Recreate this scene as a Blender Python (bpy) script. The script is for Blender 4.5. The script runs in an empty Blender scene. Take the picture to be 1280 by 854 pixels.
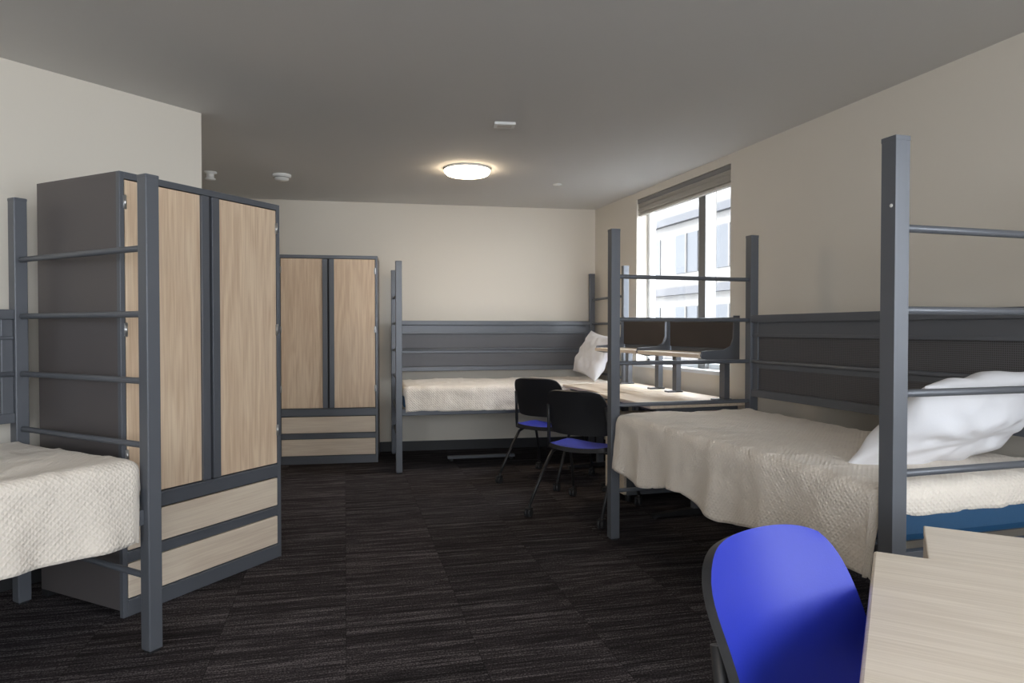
import bpy, math, random
from mathutils import Vector, Matrix, noise
random.seed(3)
scene=bpy.context.scene
COL=scene.collection
R=math.radians

# ---------------------------------------------------------------- materials
def newmat(name):
    m=bpy.data.materials.new(name); m.use_nodes=True
    nt=m.node_tree; b=nt.nodes["Principled BSDF"]
    return m,nt,b
def N(nt,t,**kw):
    n=nt.nodes.new(t)
    for k,v in kw.items():
        if k in n.inputs: n.inputs[k].default_value=v
        else: setattr(n,k,v)
    return n
def simple(name,col,rough=.5,metal=0,bump=0,bscale=200,spec=.5,var=0):
    m,nt,b=newmat(name)
    b.inputs['Base Color'].default_value=(*col,1); b.inputs['Roughness'].default_value=rough
    b.inputs['Metallic'].default_value=metal; b.inputs['Specular IOR Level'].default_value=spec
    tc=N(nt,'ShaderNodeTexCoord')
    nz=N(nt,'ShaderNodeTexNoise'); nz.inputs['Scale'].default_value=bscale; nz.inputs['Detail'].default_value=3
    nt.links.new(tc.outputs['Object'],nz.inputs['Vector'])
    if bump:
        bp=N(nt,'ShaderNodeBump'); bp.inputs['Strength'].default_value=bump; bp.inputs['Distance'].default_value=.002
        nt.links.new(nz.outputs['Fac'],bp.inputs['Height']); nt.links.new(bp.outputs['Normal'],b.inputs['Normal'])
    if var:
        n2=N(nt,'ShaderNodeTexNoise'); n2.inputs['Scale'].default_value=2.0
        nt.links.new(tc.outputs['Object'],n2.inputs['Vector'])
        mx=N(nt,'ShaderNodeMixRGB'); mx.inputs['Color1'].default_value=(*[c*(1-var) for c in col],1)
        mx.inputs['Color2'].default_value=(*[min(1,c*(1+var)) for c in col],1)
        nt.links.new(n2.outputs['Fac'],mx.inputs['Fac']); nt.links.new(mx.outputs['Color'],b.inputs['Base Color'])
    return m
def wood(name,axis,c1=(.66,.47,.315),c2=(.82,.64,.46),amp=.19):
    m,nt,b=newmat(name)
    tc=N(nt,'ShaderNodeTexCoord'); mp=N(nt,'ShaderNodeMapping')
    s=[9,9,9]; s[axis]=.9; mp.inputs['Scale'].default_value=s
    nt.links.new(tc.outputs['Object'],mp.inputs['Vector'])
    n1=N(nt,'ShaderNodeTexNoise'); n1.inputs['Scale'].default_value=1.0; n1.inputs['Detail'].default_value=2; n1.inputs['Distortion'].default_value=.8
    nt.links.new(mp.outputs['Vector'],n1.inputs['Vector'])
    mm=N(nt,'ShaderNodeMath',operation='MULTIPLY'); mm.inputs[1].default_value=26
    nt.links.new(n1.outputs['Fac'],mm.inputs[0])
    sn=N(nt,'ShaderNodeMath',operation='SINE'); nt.links.new(mm.outputs[0],sn.inputs[0])
    mp2=N(nt,'ShaderNodeMapping'); s2=[160,160,160]; s2[axis]=4; mp2.inputs['Scale'].default_value=s2
    nt.links.new(tc.outputs['Object'],mp2.inputs['Vector'])
    n2=N(nt,'ShaderNodeTexNoise'); n2.inputs['Scale'].default_value=1; n2.inputs['Detail'].default_value=3
    nt.links.new(mp2.outputs['Vector'],n2.inputs['Vector'])
    ad=N(nt,'ShaderNodeMath',operation='MULTIPLY_ADD'); ad.inputs[1].default_value=amp*.6
    nt.links.new(sn.outputs[0],ad.inputs[0]); nt.links.new(n2.outputs['Fac'],ad.inputs[2])
    cr=N(nt,'ShaderNodeValToRGB'); cr.color_ramp.elements[0].position=.25; cr.color_ramp.elements[1].position=.7
    cr.color_ramp.elements[0].color=(*c1,1); cr.color_ramp.elements[1].color=(*c2,1)
    nt.links.new(ad.outputs[0],cr.inputs['Fac']); nt.links.new(cr.outputs['Color'],b.inputs['Base Color'])
    b.inputs['Roughness'].default_value=.45
    return m
M={}
M['wall']=simple('wall_paint',(.74,.685,.60),.85,bump=.15,bscale=250,spec=.2)
M['ceil']=simple('ceiling_paint',(.70,.685,.66),.85,bump=.15,bscale=250,spec=.2)
M['steel']=simple('slate_powder_coat',(.125,.134,.152),.36,.2,bump=.05,bscale=500)
M['steel_side']=simple('wardrobe_powder_coat',(.115,.103,.102),.42,.15,bump=.05,bscale=500)
M['dark']=simple('dark_gap',(.02,.02,.022),.6)
M['black']=simple('black_plastic',(.018,.018,.02),.45,bump=.1)
M['rubber']=simple('caster_rubber',(.03,.03,.032),.6)
M['blue']=simple('blue_plastic',(.014,.028,.36),.45,bump=.08,bscale=300,spec=.35)
M['mattress']=simple('blue_vinyl',(.015,.075,.17),.5,bump=.2,bscale=60)
M['white']=simple('white_plastic',(.8,.8,.78),.4)
M['base']=simple('black_cove_base',(.02,.02,.022),.5)
M['alu']=simple('window_aluminium',(.22,.22,.22),.4,.4)
M['winwhite']=simple('window_frame_white',(.75,.77,.78),.4)
M['blind']=simple('blind_vinyl',(.62,.58,.52),.5)
M['blinddark']=simple('blind_headrail',(.20,.19,.18),.4)
M['woodv']=wood('maple_laminate_vertical',2)
M['woody']=wood('maple_laminate_top',1,(.72,.60,.47),(.84,.73,.60))
M['woodpale']=wood('maple_laminate_pale',0,(.66,.57,.46),(.80,.71,.60),.14)
M['pale_drawer']=wood('maple_laminate_drawer',0,(.68,.55,.43),(.80,.68,.54))
M['chrome']=simple('hinge_metal',(.5,.5,.5),.3,.9)
M['fabric']=simple('tackboard_fabric',(.06,.050,.045),.95,bump=.6,bscale=500,var=.3)
M['concrete']=simple('facade_panel',(.075,.072,.068),.8,var=.12)
M['facadedark']=simple('facade_glass',(.026,.029,.034),.35,spec=.2)
M['facadeband']=simple('facade_spandrel',(.035,.036,.040),.6,spec=.2)
M['ground']=simple('street_ground',(.06,.06,.06),.9)
M['pillow']=simple('pillow_cotton',(.84,.84,.87),.9,bump=.25,bscale=120,spec=.1)

def perf():
    m,nt,b=newmat('perforated_metal')
    tc=N(nt,'ShaderNodeTexCoord'); v=N(nt,'ShaderNodeTexVoronoi'); v.inputs['Scale'].default_value=110; v.inputs['Randomness'].default_value=0
    cr=N(nt,'ShaderNodeValToRGB'); cr.color_ramp.elements[0].position=.26; cr.color_ramp.elements[1].position=.36
    cr.color_ramp.elements[0].color=(.045,.043,.044,1); cr.color_ramp.elements[1].color=(.12,.12,.13,1)
    mp=N(nt,'ShaderNodeMapping'); mp.inputs['Scale'].default_value=(0,1,1)
    nt.links.new(tc.outputs['Object'],mp.inputs['Vector']); nt.links.new(mp.outputs['Vector'],v.inputs['Vector'])
    nt.links.new(v.outputs['Distance'],cr.inputs['Fac']); nt.links.new(cr.outputs['Color'],b.inputs['Base Color'])
    b.inputs['Roughness'].default_value=.45; b.inputs['Metallic'].default_value=.3
    return m
M['perf']=perf()
def waffle():
    m,nt,b=newmat('waffle_blanket')
    b.inputs['Base Color'].default_value=(.82,.745,.655,1); b.inputs['Roughness'].default_value=.95
    b.inputs['Specular IOR Level'].default_value=.1; b.inputs['Sheen Weight'].default_value=.2
    tc=N(nt,'ShaderNodeTexCoord'); mp=N(nt,'ShaderNodeMapping'); mp.inputs['Rotation'].default_value=(0,0,R(45)); 
    nt.links.new(tc.outputs['UV'],mp.inputs['Vector'])
    v=N(nt,'ShaderNodeTexVoronoi'); v.inputs['Scale'].default_value=64; v.inputs['Randomness'].default_value=0
    v.distance='CHEBYCHEV'
    nt.links.new(mp.outputs['Vector'],v.inputs['Vector'])
    nz=N(nt,'ShaderNodeTexNoise'); nz.inputs['Scale'].default_value=7; nz.inputs['Detail'].default_value=4
    nt.links.new(tc.outputs['Object'],nz.inputs['Vector'])
    b1=N(nt,'ShaderNodeBump'); b1.inputs['Strength'].default_value=.65; b1.inputs['Distance'].default_value=.007
    nt.links.new(v.outputs['Distance'],b1.inputs['Height'])
    b2=N(nt,'ShaderNodeBump'); b2.inputs['Strength'].default_value=.7; b2.inputs['Distance'].default_value=.035
    nt.links.new(nz.outputs['Fac'],b2.inputs['Height']); nt.links.new(b1.outputs['Normal'],b2.inputs['Normal'])
    nt.links.new(b2.outputs['Normal'],b.inputs['Normal'])
    return m
M['blanket']=waffle()
def carpet():
    m,nt,b=newmat('carpet_tiles')
    L=nt.links.new
    tc=N(nt,'ShaderNodeTexCoord')
    m0=N(nt,'ShaderNodeMapping'); m0.inputs['Rotation'].default_value=(0,0,R(3)); L(tc.outputs['Object'],m0.inputs['Vector'])
    mr=N(nt,'ShaderNodeMapping'); mr.inputs['Rotation'].default_value=(0,0,R(90)); L(m0.outputs['Vector'],mr.inputs['Vector'])
    br=N(nt,'ShaderNodeTexBrick'); br.offset=.5; br.inputs['Scale'].default_value=1; br.inputs['Mortar Size'].default_value=.0010
    br.inputs['Brick Width'].default_value=1.0; br.inputs['Row Height'].default_value=.5
    br.inputs['Color1'].default_value=(0,0,0,1); br.inputs['Color2'].default_value=(1,1,1,1); br.inputs['Mortar'].default_value=(.5,.5,.5,1)
    L(mr.outputs['Vector'],br.inputs['Vector'])
    cmb=N(nt,'ShaderNodeVectorMath',operation='MULTIPLY_ADD'); cmb.inputs[1].default_value=(3,7,5)
    L(br.outputs['Color'],cmb.inputs[0]); L(m0.outputs['Vector'],cmb.inputs[2])
    def stri(sx,sy,det):
        mp=N(nt,'ShaderNodeMapping'); mp.inputs['Scale'].default_value=(sx,sy,1); L(cmb.outputs[0],mp.inputs['Vector'])
        n=N(nt,'ShaderNodeTexNoise'); n.inputs['Scale'].default_value=1; n.inputs['Detail'].default_value=det; n.inputs['Roughness'].default_value=.7
        L(mp.outputs['Vector'],n.inputs['Vector']); return n
    a=stri(.9,30,3); c=stri(5,120,2)
    sp=N(nt,'ShaderNodeTexNoise'); sp.inputs['Scale'].default_value=140; sp.inputs['Detail'].default_value=1; L(tc.outputs['Object'],sp.inputs['Vector'])
    m1=N(nt,'ShaderNodeMath',operation='MULTIPLY'); L(a.outputs['Fac'],m1.inputs[0]); L(c.outputs['Fac'],m1.inputs[1])
    m2=N(nt,'ShaderNodeMath',operation='MULTIPLY'); L(m1.outputs[0],m2.inputs[0]); L(sp.outputs['Fac'],m2.inputs[1])
    m3=N(nt,'ShaderNodeMath',operation='MULTIPLY'); L(m2.outputs[0],m3.inputs[0]); m3.inputs[1].default_value=4
    cr=N(nt,'ShaderNodeValToRGB'); e=cr.color_ramp.elements
    e[0].position=.28; e[0].color=(.018,.0155,.0165,1); e[1].position=.88; e[1].color=(.16,.145,.148,1)
    x=e.new(.55); x.color=(.046,.040,.043,1)
    L(m3.outputs[0],cr.inputs['Fac'])
    mx=N(nt,'ShaderNodeMixRGB'); mx.blend_type='MULTIPLY'; mx.inputs['Fac'].default_value=1
    cr2=N(nt,'ShaderNodeValToRGB'); cr2.color_ramp.elements[0].color=(.82,.82,.82,1); cr2.color_ramp.elements[1].color=(1.15,1.13,1.13,1)
    L(br.outputs['Color'],cr2.inputs['Fac']); L(cr.outputs['Color'],mx.inputs['Color1']); L(cr2.outputs['Color'],mx.inputs['Color2'])
    mx2=N(nt,'ShaderNodeMixRGB'); mx2.inputs['Color2'].default_value=(.014,.013,.013,1)
    L(br.outputs['Fac'],mx2.inputs['Fac']); L(mx.outputs['Color'],mx2.inputs['Color1'])
    L(mx2.outputs['Color'],b.inputs['Base Color']); b.inputs['Roughness'].default_value=1; b.inputs['Specular IOR Level'].default_value=.1
    bp=N(nt,'ShaderNodeBump'); bp.inputs['Strength'].default_value=.5; bp.inputs['Distance'].default_value=.003
    L(m2.outputs[0],bp.inputs['Height']); L(bp.outputs['Normal'],b.inputs['Normal'])
    return m
M['carpet']=carpet()
def emit(name,col,s):
    m,nt,b=newmat(name); b.inputs['Base Color'].default_value=(.8,.8,.8,1)
    b.inputs['Emission Color'].default_value=(*col,1); b.inputs['Emission Strength'].default_value=s; return m
M['lamp']=emit('lamp_diffuser',(1,.80,.56),26)
def glass():
    m,nt,b=newmat('window_glass'); nt.nodes.remove(b)
    t=N(nt,'ShaderNodeBsdfTransparent'); g=N(nt,'ShaderNodeBsdfGlossy'); g.inputs['Roughness'].default_value=.02
    mx=N(nt,'ShaderNodeMixShader'); mx.inputs['Fac'].default_value=.05
    nt.links.new(t.outputs[0],mx.inputs[1]); nt.links.new(g.outputs[0],mx.inputs[2])
    nt.links.new(mx.outputs[0],nt.nodes['Material Output'].inputs['Surface']); return m
M['glass']=glass()

# ---------------------------------------------------------------- mesh builder
class MB:
    def __init__(s,name): s.name=name; s.v=[]; s.f=[]; s.mi=[]; s.mats=[]; s.sm=[]
    def mat(s,k):
        if k not in s.mats: s.mats.append(k)
        return s.mats.index(k)
    def add(s,vs,fs,k,smooth=False):
        o=len(s.v); s.v+= [tuple(v) for v in vs]; mi=s.mat(k)
        for f in fs: s.f.append([o+i for i in f]); s.mi.append(mi); s.sm.append(smooth)
    def box(s,a,b,k,M4=None):
        x0,y0,z0=a; x1,y1,z1=b
        if x0>x1:x0,x1=x1,x0
        if y0>y1:y0,y1=y1,y0
        if z0>z1:z0,z1=z1,z0
        vs=[Vector(p) for p in [(x0,y0,z0),(x1,y0,z0),(x1,y1,z0),(x0,y1,z0),(x0,y0,z1),(x1,y0,z1),(x1,y1,z1),(x0,y1,z1)]]
        if M4: vs=[M4@v for v in vs]
        s.add(vs,[(0,3,2,1),(4,5,6,7),(0,1,5,4),(1,2,6,5),(2,3,7,6),(3,0,4,7)],k)
    def tube(s,pts,r,k,n=12,closed_ends=True):
        pts=[Vector(p) for p in pts]; rings=[]
        ref=None
        for i,p in enumerate(pts):
            if i==0: t=pts[1]-p
            elif i==len(pts)-1: t=p-pts[-2]
            else: t=(pts[i+1]-p).normalized()+(p-pts[i-1]).normalized()
            t.normalize()
            if ref is None:
                ref=Vector((0,0,1)) if abs(t.z)<.9 else Vector((1,0,0))
            a=t.cross(ref).normalized()
            ref=a.cross(t).normalized()
            rings.append([p+(a*math.cos(2*math.pi*j/n)+ref*math.sin(2*math.pi*j/n))*r for j in range(n)])
        vs=[v for rg in rings for v in rg]; fs=[]
        for i in range(len(pts)-1):
            for j in range(n):
                fs.append((i*n+j,i*n+(j+1)%n,(i+1)*n+(j+1)%n,(i+1)*n+j))
        s.add(vs,fs,k,True)
        if closed_ends:
            o=len(s.v)-len(vs); mi=s.mat(k)
            s.f.append([o+j for j in reversed(range(n))]); s.mi.append(mi); s.sm.append(False)
            s.f.append([o+(len(pts)-1)*n+j for j in range(n)]); s.mi.append(mi); s.sm.append(False)
    def prism(s,poly,z0,z1,k,axis=2):
        n=len(poly)
        def P(a,b,c):
            return (a,b,c) if axis==2 else ((c,a,b) if axis==0 else (a,c,b))
        vs=[P(a,b,z0) for a,b in poly]+[P(a,b,z1) for a,b in poly]
        fs=[tuple(reversed(range(n))),tuple(range(n,2*n))]+[(i,(i+1)%n,n+(i+1)%n,n+i) for i in range(n)]
        s.add(vs,fs,k)
    def lathe(s,prof,k,c=(0,0,0),n=48,smooth=True):
        vs=[];fs=[]
        for r,z in prof:
            for j in range(n):
                a=2*math.pi*j/n; vs.append((c[0]+r*math.cos(a),c[1]+r*math.sin(a),c[2]+z))
        for i in range(len(prof)-1):
            for j in range(n): fs.append((i*n+j,i*n+(j+1)%n,(i+1)*n+(j+1)%n,(i+1)*n+j))
        s.add(vs,fs,k,smooth)
    def shell(s,fn,nu,nv,th,kf,kb):
        g=[[Vector(fn(-1+2*i/nu,-1+2*j/nv)) for j in range(nv+1)] for i in range(nu+1)]
        def nrm(i,j):
            a=g[min(i+1,nu)][j]-g[max(i-1,0)][j]; b=g[i][min(j+1,nv)]-g[i][max(j-1,0)]
            return a.cross(b).normalized()
        bk=[[g[i][j]-nrm(i,j)*th for j in range(nv+1)] for i in range(nu+1)]
        W=nv+1
        fv=[g[i][j] for i in range(nu+1) for j in range(W)]; bv=[bk[i][j] for i in range(nu+1) for j in range(W)]
        q=[(i*W+j,(i+1)*W+j,(i+1)*W+j+1,i*W+j+1) for i in range(nu) for j in range(nv)]
        s.add(fv,q,kf,True)
        s.add(bv,[tuple(reversed(f)) for f in q],kb,True)
        ring=[(i,0) for i in range(nu)]+[(nu,j) for j in range(nv)]+[(i,nv) for i in range(nu,0,-1)]+[(0,j) for j in range(nv,0,-1)]
        n=len(ring)
        vs=[g[i][j] for i,j in ring]+[bk[i][j] for i,j in ring]
        s.add(vs,[(a,n+a,n+(a+1)%n,(a+1)%n) for a in range(n)],kb,True)
    def obj(s,parent=None,bevel=0,uv=None):
        me=bpy.data.meshes.new(s.name); me.from_pydata(s.v,[],s.f)
        for k in s.mats: me.materials.append(M[k])
        for i,p in enumerate(me.polygons): p.material_index=s.mi[i]; p.use_smooth=s.sm[i]
        if uv:
            l=me.uv_layers.new(name='UVMap')
            for lp in me.loops: l.data[lp.index].uv=uv[lp.vertex_index]
        me.validate(); me.update()
        o=bpy.data.objects.new(s.name,me); COL.objects.link(o)
        if bevel:
            b=o.modifiers.new('bevel','BEVEL'); b.width=bevel; b.segments=2; b.limit_method='ANGLE'; b.angle_limit=R(50)
        if parent: o.parent=parent
        return o
def empty(name,loc,rot=0):
    e=bpy.data.objects.new(name,None); COL.objects.link(e); e.location=loc; e.rotation_euler=(0,0,rot)
    e.empty_display_size=.2
    return e

# ---------------------------------------------------------------- room
H=2.54
XR=2.985
C=Vector((XR,6.80)); BL=Vector((-2.75,7.4535)); K=Vector((-.594,4.455))
u=Vector((-.778,-.629)); LW=K+u*4.4
near=-3.0
LN=Vector((LW.x,near)); RN=Vector((XR,near))
poly=[tuple(RN),tuple(C),tuple(BL),tuple(K),tuple(LW),tuple(LN)]
f=MB('floor'); f.prism(poly,-.1,0,'carpet'); f.obj()
f=MB('ceiling'); f.prism(poly,H,H+.15,'ceil'); f.obj()
def wallseg(name,p,q,th=.2,mat='wall',z0=0,z1=H):
    p=Vector(p);q=Vector(q); d=(q-p).normalized(); n=Vector((d.y,-d.x))
    a=MB(name); a.prism([tuple(p),tuple(q),tuple(q+n*th),tuple(p+n*th)],z0,z1,mat); return a.obj()
wallseg('wall_back',C,BL)
wallseg('wall_return',BL,K)
wallseg('wall_left',K,LW)
wallseg('wall_side',LW,LN)
def wall_open(name,windows,y0,y1):
    a=MB(name); x0,x1=XR,XR+.2
    ys=y0
    for (wy0,wy1,wz0,wz1) in windows:
        a.box((x0,ys,0),(x1,wy0,H),'wall')
        a.box((x0,wy0,0),(x1,wy1,wz0),'wall'); a.box((x0,wy0,wz1),(x1,wy1,H),'wall'); ys=wy1
    a.box((x0,ys,0),(x1,y1,H),'wall'); return a.obj()
WIN=(4.346,5.833,.93,2.47)
WIN2=(-1.9,.2,.93,2.47)
wall_open('wall_right',[WIN2,WIN],near,7.0)
a=MB('wall_near')
wx=[(-3.0,-1.0),(-.2,1.8)]
xs=LW.x-.2
for w0,w1 in wx:
    a.box((xs,near-.2,0),(w0,near,H),'wall'); a.box((w0,near-.2,0),(w1,near,.9),'wall'); a.box((w0,near-.2,2.4),(w1,near,H),'wall'); xs=w1
a.box((xs,near-.2,0),(XR+.2,near,H),'wall'); a.obj()
def bb(name,p,q):
    p=Vector(p);q=Vector(q); d=(q-p).normalized(); n=Vector((-d.y,d.x))
    p=p+d*.012;q=q-d*.012
    a=MB(name); a.prism([tuple(p+n*.001),tuple(q+n*.001),tuple(q+n*.011),tuple(p+n*.011)],.0005,.10,'base'); a.obj()
bb('baseboard_back',C,BL); bb('baseboard_left',K,LW); bb('baseboard_right',RN,C); bb('baseboard_return',BL,K)

def window_right(name,W,mull,blind=True):
    y0,y1,z0,z1=W
    a=MB(name); xf=XR+.115; xo=XR+.175
    fw=.045
    a.box((xf,y0,z0),(xo,y0+fw,z1),'alu'); a.box((xf,y1-fw,z0),(xo,y1,z1),'winwhite')
    a.box((xf,y0,z0),(xo,y1,z0+fw),'winwhite'); a.box((xf,y0,z1-fw),(xo,y1,z1),'alu')
    a.box((xf-.035,mull,z0),(xo,mull+.10,z1),'alu'); a.box((xf,mull+.10,z0),(xo,mull+.145,z1),'winwhite')
    a.box((xf,y0+fw,z0),(xo,y0+fw+.03,z1),'winwhite')
    a.box((xo-.03,y0,z0),(xo-.024,y1,z1),'glass')
    a.box((XR-.03,y0,z0-.025),(xf,y1,z0+.004),'winwhite')
    a.obj()
    if blind:
        b=MB('window_blind')
        b.box((XR+.005,y0+.01,z1-.040),(XR+.06,y1-.01,z1-.003),'blinddark')
        for i in range(10):
            z=z1-.050-i*.0085
            off=.004*math.sin(i*1.9)
            m4=Matrix.Translation((XR+.032+off,0,z))@Matrix.Rotation(R(12+5*math.sin(i)),4,'Y')
            b.box((-.026,y0+.015,-.0018),(.026,y1-.015,.0018),'blind',m4)
        b.box((XR+.012,y0+.012,z1-.155),(XR+.052,y1-.012,z1-.137),'blind')
        b.tube([(XR+.012,y0+.2,z1-.04),(XR+.010,y0+.2,z1-.9)],.002,'blind',6)
        b.obj()
window_right('window_1',WIN,4.80)
window_right('window_2',WIN2,-.8)
for i,(w0,w1) in enumerate(wx):
    a=MB('window_%d'%(i+3))
    for (p,q) in [((w0,.9),(w0+.05,2.4)),((w1-.05,.9),(w1,2.4)),((w0,.9),(w1,.95)),((w0,2.35),(w1,2.4)),(((w0+w1)/2-.03,.9),((w0+w1)/2+.03,2.4))]:
        a.box((p[0],near-.15,p[1]),(q[0],near-.09,q[1]),'alu')
    a.obj()
def portal(name,loc,rot,sx,sy):
    l=bpy.data.lights.new(name,'AREA'); l.shape='RECTANGLE'; l.size=sx; l.size_y=sy
    o=bpy.data.objects.new(name,l); COL.objects.link(o); o.location=loc; o.rotation_euler=rot
    l.cycles.is_portal=True
    return o
portal('sky_portal',(XR+.19,(WIN[0]+WIN[1])/2,1.7),(R(90),0,R(90)),WIN[1]-WIN[0],1.54)
portal('sky_portal',(XR+.19,(WIN2[0]+WIN2[1])/2,1.7),(R(90),0,R(90)),WIN2[1]-WIN2[0],1.54)
for w0,w1 in wx: portal('sky_portal',((w0+w1)/2,near-.19,1.65),(R(90),0,R(0)) ,w1-w0,1.5)

# ---------------------------------------------------------------- ceiling things
def ceiling_light(x,y):
    e=MB('ceiling_light')
    e.lathe([(.0,-.001),(.190,-.001),(.190,-.014),(.184,-.017)],'white',(x,y,H))
    e.lathe([(.184,-.013),(.182,-.030),(.165,-.048),(.11,-.060),(.0,-.064)],'lamp',(x,y,H))
    e.obj()
ceiling_light(1.24,5.36)
ceiling_light(-.6,-.2)  # extra unseen lamp behind the camera, added for warm fill light
e=MB('smoke_detector')
p=(-1.92*.957+5.7*.289,1.92*.289+5.7*.957)
e.lathe([(0,-.001),(.075,-.001),(.075,-.018),(.06,-.02),(.055,-.045),(.0,-.05)],'white',(p[0],p[1],H)); 
e.lathe([(.057,-.024),(.064,-.026),(.057,-.030)],'blinddark',(p[0],p[1],H)); e.obj()
e=MB('sprinkler_head'); p=(-2.47*.957+5.6*.289,2.47*.289+5.6*.957)
e.lathe([(0,-.001),(.05,-.001),(.05,-.012),(.03,-.018),(.028,-.05),(.040,-.055),(.040,-.064),(0,-.067)],'white',(p[0],p[1],H)); e.obj()
e=MB('sprinkler_cover'); p=(.40*.957+6.08*.289,-.40*.289+6.08*.957)
e.lathe([(0,-.001),(.04,-.001),(.04,-.008),(0,-.010)],'white',(p[0],p[1],H)); e.obj()
e=MB('ceiling_box'); p=(-.05*.957+4.3*.289,.05*.289+4.3*.957)  # small flat white box on the ceiling with a beige inset
m4=Matrix.Translation((p[0],p[1],H-.009))@Matrix.Rotation(R(-10),4,'Z'); e.box((-.065,-.045,-.008),(.065,.045,.008),'white',m4)
e.box((-.045,-.02,-.0095),(.045,.02,-.007),'blind',m4); e.obj(bevel=.004)

# ---------------------------------------------------------------- beds
PS=.055
def sheet(name,x0,x1,y0,y1,top,drops,parent,seed=0,hemvar=.12,nx=100,ny=170):
    xm,xp,ym,yp=drops; r=.045
    vs=[];uv=[]
    for i in range(nx+1):
        for j in range(ny+1):
            s=x0-xm+(x1-x0+xm+xp)*i/nx; t=y0-ym+(y1-y0+ym+yp)*j/ny
            uv.append((s,t))
            cx=min(max(s,x0+r),x1-r); cy=min(max(t,y0+r),y1-r)
            ex=s-cx; ey=t-cy; e=math.hypot(ex,ey)
            z=top; x=cx;y=cy
            nzv=noise.noise(Vector((s*2.3+seed,t*2.3,seed)))
            nz2=noise.noise(Vector((s*9+seed,t*4,seed+4)))
            rg=noise.noise(Vector((s*3+t*5+seed,t*2-s*1.5,seed+8)))
            nz3=max(0,1-abs(rg)*7)   # soft ridge creases
            if e>1e-6:
                dx,dy=ex/e,ey/e
                q=(max(abs(ex),abs(ey))*.75+e*.25)
                if q<r*math.pi/2:
                    out=r*math.sin(q/r); dn=r*(1-math.cos(q/r))
                else:
                    lim=q-r*math.pi/2
                    lim*=1+hemvar*noise.noise(Vector((cx*3+seed,cy*2.2+dx,3.3)))
                    dn=r+lim
                    k=min(1,lim/.25)
                    al=cy*1.0+cx+math.atan2(dy,dx)*.12
                    out=r+k*(.014+.010*math.sin(al*19+seed)+.018*noise.noise(Vector((al*9,seed,1)))) + .006*abs(nz2)
                x=cx+dx*out; y=cy+dy*out; z=top-dn
            z+=.008*nzv+.005*nz2+.006*nz3
            vs.append((x,y,z))
    W=ny+1
    fs=[(i*W+j,(i+1)*W+j,(i+1)*W+j+1,i*W+j+1) for i in range(nx) for j in range(ny)]
    a=MB(name); a.add(vs,fs,'blanket',True); o=a.obj(parent,uv=uv)
    so=o.modifiers.new('thickness','SOLIDIFY'); so.thickness=.006; so.offset=-1
    return o
def pillow(name,loc,rotm,w=.66,h=.46,t=.085,seed=0,skew=0):
    a=MB(name); n=40; vs=[];fs=[]
    for side in (1,-1):
        o=len(vs)
        for i in range(n+1):
            for j in range(n+1):
                a_=-1+2*i/n; b_=-1+2*j/n
                prof=max(0,(1-abs(a_)**2.4))**.55*max(0,(1-abs(b_)**2.4))**.55
                pin=1-.07*(1-abs(b_)**2)*abs(a_)**3; pin2=1-.09*(1-abs(a_)**2)*abs(b_)**3
                wr=noise.noise(Vector((a_*1.6+seed,b_*1.6,side*2.0)))*.028+noise.noise(Vector((a_*5+seed,b_*4,side)))*.010
                wr+=.008*math.sin(math.atan2(b_,a_)*9+seed)*min(1,math.hypot(a_,b_))
                x=a_*w/2*pin-skew*((1-b_)/2)**1.5*((1-a_)/2)**1.5
                vs.append((x,b_*h/2*pin2,side*(t*prof+wr*prof**.5*1.0)))
        for i in range(n):
            for j in range(n):
                q=(o+i*(n+1)+j,o+(i+1)*(n+1)+j,o+(i+1)*(n+1)+j+1,o+i*(n+1)+j+1)
                fs.append(q if side>0 else tuple(reversed(q)))
    a.add(vs,fs,'pillow',True); o=a.obj()
    we=o.modifiers.new('weld','WELD'); we.merge_threshold=.0008
    o.matrix_world=Matrix.Translation(loc)@rotm
    sb=o.modifiers.new('sub','SUBSURF'); sb.levels=1; sb.render_levels=1
    return o
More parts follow.
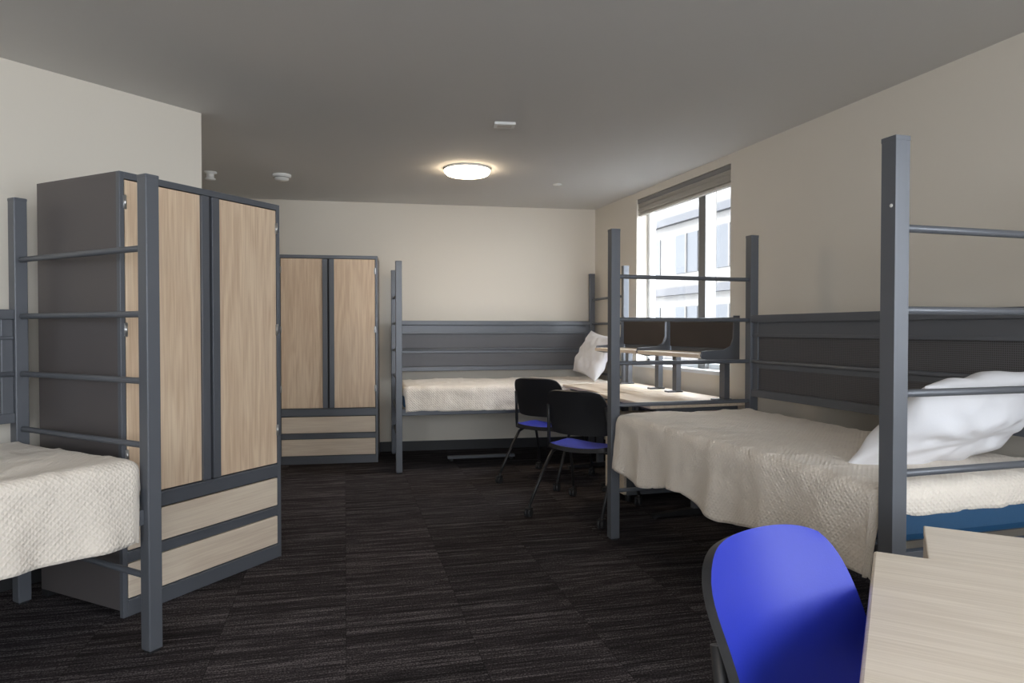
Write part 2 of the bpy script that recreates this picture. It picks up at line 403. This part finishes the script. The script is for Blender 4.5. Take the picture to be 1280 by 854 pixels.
def bed(loc,rot,W,L,drops,seed,ph=1.84,topz=.755,hv=.12,footbar=False,label=False):
    root=empty('bed',(loc[0],loc[1],0),rot)
    a=MB('bed_frame'); h=PS/2
    for x in (0,W):
        for y in (0,L):
            a.box((x-h,y-h,.012),(x+h,y+h,ph),'steel')
            a.box((x-h-.001,y-h-.001,ph-.012),(x+h+.001,y+h+.001,ph+.003),'steel')
            a.box((x-h+.006,y-h+.006,0),(x+h-.006,y+h-.006,.014),'black')
    for y in (0,L):
        for z in (.29,.80,1.05,1.31,1.565):
            a.tube([(h,y,z),(W-h,y,z)],.0125,'steel',12)
        a.box((h,y-.014,.50),(W-h,y+.014,.555),'steel')
    for x in (0,W):
        a.box((x-.002,h,.50),(x+.020,L-h,.56),'steel')
    for i in range(6):
        y=L*(i+.5)/6; a.box((.016,y-.02,.525),(W-.016,y+.02,.545),'steel')
    y0,y1=h,L-h
    a.box((W-.026,y0,1.295),(W+.022,y1,1.34),'steel')
    a.box((W-.010,y0,1.215),(W+.012,y1,1.295),'steel')
    a.box((W-.018,y0,1.205),(W+.014,y1,1.222),'steel')
    a.box((W-.004,y0,1.06),(W+.004,y1,1.205),'perf')
    a.tube([(W-.012,y0,1.05),(W-.012,y1,1.05)],.012,'steel')
    a.box((W-.010,y0,1.01),(W+.012,y1,1.045),'steel')
    a.box((W-.004,y0,.875),(W+.004,y1,1.01),'perf')
    a.box((W-.022,y0,.83),(W+.018,y1,.875),'steel')
    for y in (y0,y1-.05): a.box((W-.012,y,.87),(W+.012,y+.05,1.3),'steel')
    if label: a.prism([(-.012+.006*math.cos(t*math.pi/6),1.63+.006*math.sin(t*math.pi/6)) for t in range(12)],-h-.0015,-h+.001,'white',axis=0)
    if footbar:
        a.box((.45,.95,.02),(.50,1.60,.045),'steel')
        for y in (.97,1.55): a.box((.44,y,0),(.51,y+.03,.02),'black')
    a.obj(root,bevel=.004)
    m=MB('mattress'); m.box((.03,.035,.562),(W-.05,L-.035,topz-.012),'mattress'); m.obj(root,bevel=.03)
    sheet('blanket',-.014,W-.035,.034,L-.034,topz,drops,root,seed,hv)
    return root
bR=bed((1.745,1.685),0,.955,2.015,(.30,.05,.085,.20),1.0,hv=.25,label=True)
bB=bed((2.839,5.777),R(85.5),.95,2.08,(.20,.05,.06,.06),5.0,footbar=True)
bL=bed((-.580,2.922),R(134.2),.96,2.08,(.29,.05,.10,.12),9.0)
def basis(ux,vy):
    ux=Vector(ux).normalized(); vy=Vector(vy); vy=(vy-ux*vy.dot(ux)).normalized(); w=ux.cross(vy)
    return Matrix((ux,vy,w)).transposed().to_4x4()
pillow('pillow',(2.35,1.96,.912),basis((.955,.02,.07),(.0,-.55,.72)),.64,.43,.10,seed=2,skew=.16)
pillow('pillow',(2.71,6.22,1.0),basis((.05,.97,.10),(.40,.0,.90)),.66,.47,.09,seed=7)

# ---------------------------------------------------------------- wardrobes
def wardrobe(loc,rot,W=.915,D=.60,Ht=1.93):
    root=empty('wardrobe',(loc[0],loc[1],0),rot)
    a=MB('carcass'); fy=.022
    a.box((0,fy,.03),(.02,D,Ht-.02),'steel_side'); a.box((W-.02,fy,.03),(W,D,Ht-.02),'steel_side')
    a.box((0.02,D-.012,.03),(W-.02,D,Ht-.02),'steel_side'); a.box((0,fy,Ht-.025),(W,D,Ht),'steel_side')
    a.box((.02,fy,.03),(W-.02,D,.06),'steel_side')
    a.box((0,0,0.0),(.022,fy+.002,Ht),'steel'); a.box((W-.022,0,0),(W,fy+.002,Ht),'steel')
    a.box((.022,0,Ht-.03),(W-.022,fy,Ht),'steel')
    a.box((.022,.0,.0),(W-.022,fy,.075),'steel')
    a.box((.022,.0,.235),(W-.022,fy,.285),'steel'); a.box((.022,0,.445),(W-.022,fy,.515),'steel')
    for z in (.285,.515,.075): a.box((.022,-.006,z-.012),(W-.022,.01,z-.003),'steel')
    a.box((0,D-.05,0),(.05,D,.03),'black'); a.box((W-.05,D-.05,0),(W,D,.03),'black')
    a.obj(root,bevel=.002)
    d=MB('doors'); c=W/2
    for (x0,x1) in ((.026,c-.052),(c+.052,W-.026)):
        d.box((x0,.002,.520),(x1,.02,Ht-.034),'woodv')
    for (x0,x1) in ((c-.052,c-.008),(c+.008,c+.052)):
        d.box((x0,-.010,.520),(x1,.018,Ht-.034),'steel')
    d.box((c-.008,.012,.52),(c+.008,.018,Ht-.034),'dark')
    d.obj(root,bevel=.002)
    w=MB('drawers')
    w.box((.026,.001,.079),(W-.026,.02,.230),'pale_drawer'); w.box((.026,.001,.289),(W-.026,.02,.438),'pale_drawer'); w.obj(root,bevel=.002)
    hg=MB('hinges')
    for z in (.70,1.25,1.80):
        for x in (.024,W-.024):
            hg.tube([(x,-.003,z-.03),(x,-.003,z+.03)],.005,'chrome',8)
            hg.box((x-.008,-.002,z-.028),(x+.008,.001,z+.028),'chrome')
    hg.obj(root)
    return root
wardrobe((-.763,3.287),math.atan2(.730,.683))
wardrobe((-.25,6.62),R(-7.5),.90,.51,1.94)

# ---------------------------------------------------------------- desks
def desk(loc,rot,D,L,Ht=.76,hutch=True,ped=True,topmat='woody'):
    root=empty('desk',(loc[0],loc[1],0),rot)
    t=MB('desk_top'); t.box((0,0,Ht-.028),(D,L,Ht),topmat); t.obj(root,bevel=.006)
    a=MB('desk_legs')
    for y in (.05,L-.05):
        a.box((D*.5-.03,y-.02,.03),(D*.5+.03,y+.02,Ht-.028),'steel')
        a.prism([(.04,0.012),(D-.04,.012),(D-.04,.03),(D*.5+.06,.05),(D*.5-.06,.05),(.04,.03)],y-.025,y+.025,'black',axis=1)
        a.box((.06,y-.018,Ht-.055),(D-.06,y+.018,Ht-.028),'steel')
        for x in (.06,D-.06): a.lathe([(0,0),(.018,0),(.018,.013),(0,.013)],'black',(x,y,0),12)
    a.box((D*.5-.012,.07,Ht-.13),(D*.5+.012,L-.07,Ht-.055),'steel')
    a.obj(root,bevel=.002)
    if ped:
        p=MB('drawer_pedestal')
        y0,y1=L-.42,L-.09
        p.box((.07,y0,.05),(D-.08,y1,.60),'steel'); 
        for z0,z1 in ((.055,.30),(.31,.45),(.46,.595)): p.box((.05,y0+.004,z0),(.07,y1-.004,z1),'woodpale')
        p.box((.05,y0-.003,.60),(D-.08,y1+.003,.62),'woodpale')
        for x in (.10,D-.12):
            for y in (y0+.04,y1-.04): p.lathe([(0,0),(.022,0),(.022,.05),(0,.05)],'black',(x,y,0),12)
        p.obj(root,bevel=.002)
    if hutch:
        hq=MB('hutch'); xb=D-.09
        hq.box((xb-.29,.01,1.058),(xb,L-.01,1.085),'woody')
        hq.box((xb-.012,.03,1.12),(xb+.004,L-.03,1.33),'fabric')
        hq.box((xb+.004,.02,1.06),(xb+.012,L-.02,1.335),'steel')
        for y in (.0,L-.012):
            hq.prism([(xb-.27,1.055),(xb-.28,1.075),(xb-.27,1.105),(xb-.10,1.115),(xb-.05,1.14),(xb-.03,1.19),(xb-.025,1.345),(xb+.02,1.345),(xb+.02,1.04),(xb-.20,1.04)],y,y+.012,'steel',axis=1)
        for y in (.10,L-.16):
            hq.box((xb-.03,y,Ht),(xb+.012,y+.06,1.062),'steel')
            hq.box((xb-.10,y,Ht),(xb+.03,y+.06,Ht+.012),'steel')
        hq.obj(root,bevel=.0015)
    return root
desk((2.14,3.98),0,.74,.90)
desk((2.20,4.92),0,.69,.81,ped=False)

ex=Vector((.691,-.722)); ey=Vector((.722,.691)); FLc=Vector((1.227,1.235))
o=FLc-ey*1.07
desk((o.x,o.y),math.atan2(ex.y,ex.x),.62,1.07,.75,False,False,'woodpale')
c0=Vector((1.52,1.37)); 
root=empty('file_cabinet',(*(c0-ey*.29),0),math.atan2(ex.y,ex.x))
p=MB('cabinet_body'); p.box((.02,0,.05),(.55,.29,.722),'steel'); p.box((0,-.0,.722),(.56,.29,.745),'woodpale')
for z0,z1 in ((.06,.36),(.37,.54),(.55,.715)): p.box((0,.006,z0),(.02,.284,z1),'woodpale')
for x in (.06,.5):
    for y in (.05,.24): p.lathe([(0,0),(.022,0),(.022,.05),(0,.05)],'black',(x,y,0),12)
p.obj(root,bevel=.003)

# ---------------------------------------------------------------- chairs
def chair(loc,facing,top=.86):
    root=empty('task_chair',(loc[0],loc[1],0),math.atan2(-facing[0],facing[1]))
    a=MB('backrest')
    z0,z1=.54,top; zc=(z0+z1)/2; zh=(z1-z0)/2
    def bf(p,q):
        w=.216*(1-.10*max(q,0)**5)*(1-.03*q**4)
        x=-p*w*(1-.04*abs(q)**6); z=zc+q*zh*((1-.13*abs(p)**4.5) if q>0 else (1-.08*abs(p)**4))
        y=.055*p*p+.0-.055*(q+.0)-.02*q*q
        return (x,y,z)
    a.shell(bf,28,20,.016,'blue','black'); a.obj(root)
    s=MB('seat')
    def sf(p,q):
        x=p*.23*(1-.06*abs(q)**5)*(1-.06*max(-q,0)); y=.225+q*.225*(1-.08*abs(p)**5)
        z=.445+.018*p*p-.02*max(q,0)**3+.012*max(-q,0)**2-.010*math.cos(p*1.5)*math.cos(q*1.5)
        return (x,y,z)
    s.shell(sf,22,22,.030,'blue','black'); s.obj(root)
    fr=MB('chair_frame'); 
    for sx in (-1,1):
        x=.235*sx
        fr.tube([(x*1.12,-.16,.075),(x*1.05,.0,.28),(x*.99,.10,.395),(x*.98,.16,.41),(x*.98,.32,.41),(x*1.0,.40,.36),(x*1.05,.46,.22),(x*1.10,.50,.075)],.0115,'black',10)
        fr.tube([(x*.98,.16,.41),(x*.98,.06,.44),(x*.96,.045,.52),(x*.94,.035,.62),(x*.9,.012,.74)],.0115,'black',10)
        for (cx,cy) in ((x*1.12,-.16),(x*1.10,.50)):
            for o_ in (-.012,.012):
                fr.tube([(cx+o_-.009,cy-.012,.027),(cx+o_+.009,cy-.012,.027)],.027,'rubber',16)
            fr.tube([(cx,cy,.04),(cx,cy,.085)],.010,'black',8)
            fr.box((cx-.02,cy-.035,.05),(cx+.02,cy+.012,.060),'black')
    fr.tube([(-.23,.20,.405),(.23,.20,.405)],.010,'black',8); fr.tube([(-.23,.30,.405),(.23,.30,.405)],.010,'black',8)
    fr.obj(root)
    return root
chair((1.72,4.235),(.74,.67),.85)
chair((1.80,5.25),(.74,.67),.86)
chair((.825,1.045),(.379,-.925),.865)

# ---------------------------------------------------------------- outside
b=MB('apartment_building'); X0=15
b.box((X0,8,-8),(X0+10,60,13),'concrete')
for fl in range(-2,4):
    z=fl*3.0+.6
    b.box((X0-.25,8,z-.9),(X0,60,z-.6),'facadeband')
    for i in range(17):
        y=9+i*3
        b.box((X0-.04,y,z),(X0+.01,y+1.7,z+1.6),'facadedark'); b.box((X0-.08,y+.8,z),(X0,y+.88,z+1.6),'concrete')
b.obj()
g=MB('street_ground'); g.box((XR+1,-40,-8.2),(80,90,-8),'ground'); g.obj()
w=bpy.data.worlds.new('sky'); scene.world=w; w.use_nodes=True
bg=w.node_tree.nodes['Background']; bg.inputs['Color'].default_value=(.87,.93,1,1); bg.inputs['Strength'].default_value=14
sl=bpy.data.lights.new('sun','SUN'); sl.energy=8; sl.angle=R(.6); sl.color=(1,.94,.85)
so=bpy.data.objects.new('sun',sl); COL.objects.link(so)
so.rotation_euler=Vector((-.75,-.15,.65)).to_track_quat('Z','Y').to_euler()

# ---------------------------------------------------------------- camera
cam=bpy.data.cameras.new('camera'); co=bpy.data.objects.new('camera',cam); COL.objects.link(co)
cam.sensor_width=36; cam.lens=853/1280*36; cam.clip_start=.05
co.location=(0,0,1.25); co.rotation_euler=(R(89),0,-math.atan(257/853))
scene.camera=co
scene.view_settings.view_transform='Standard'
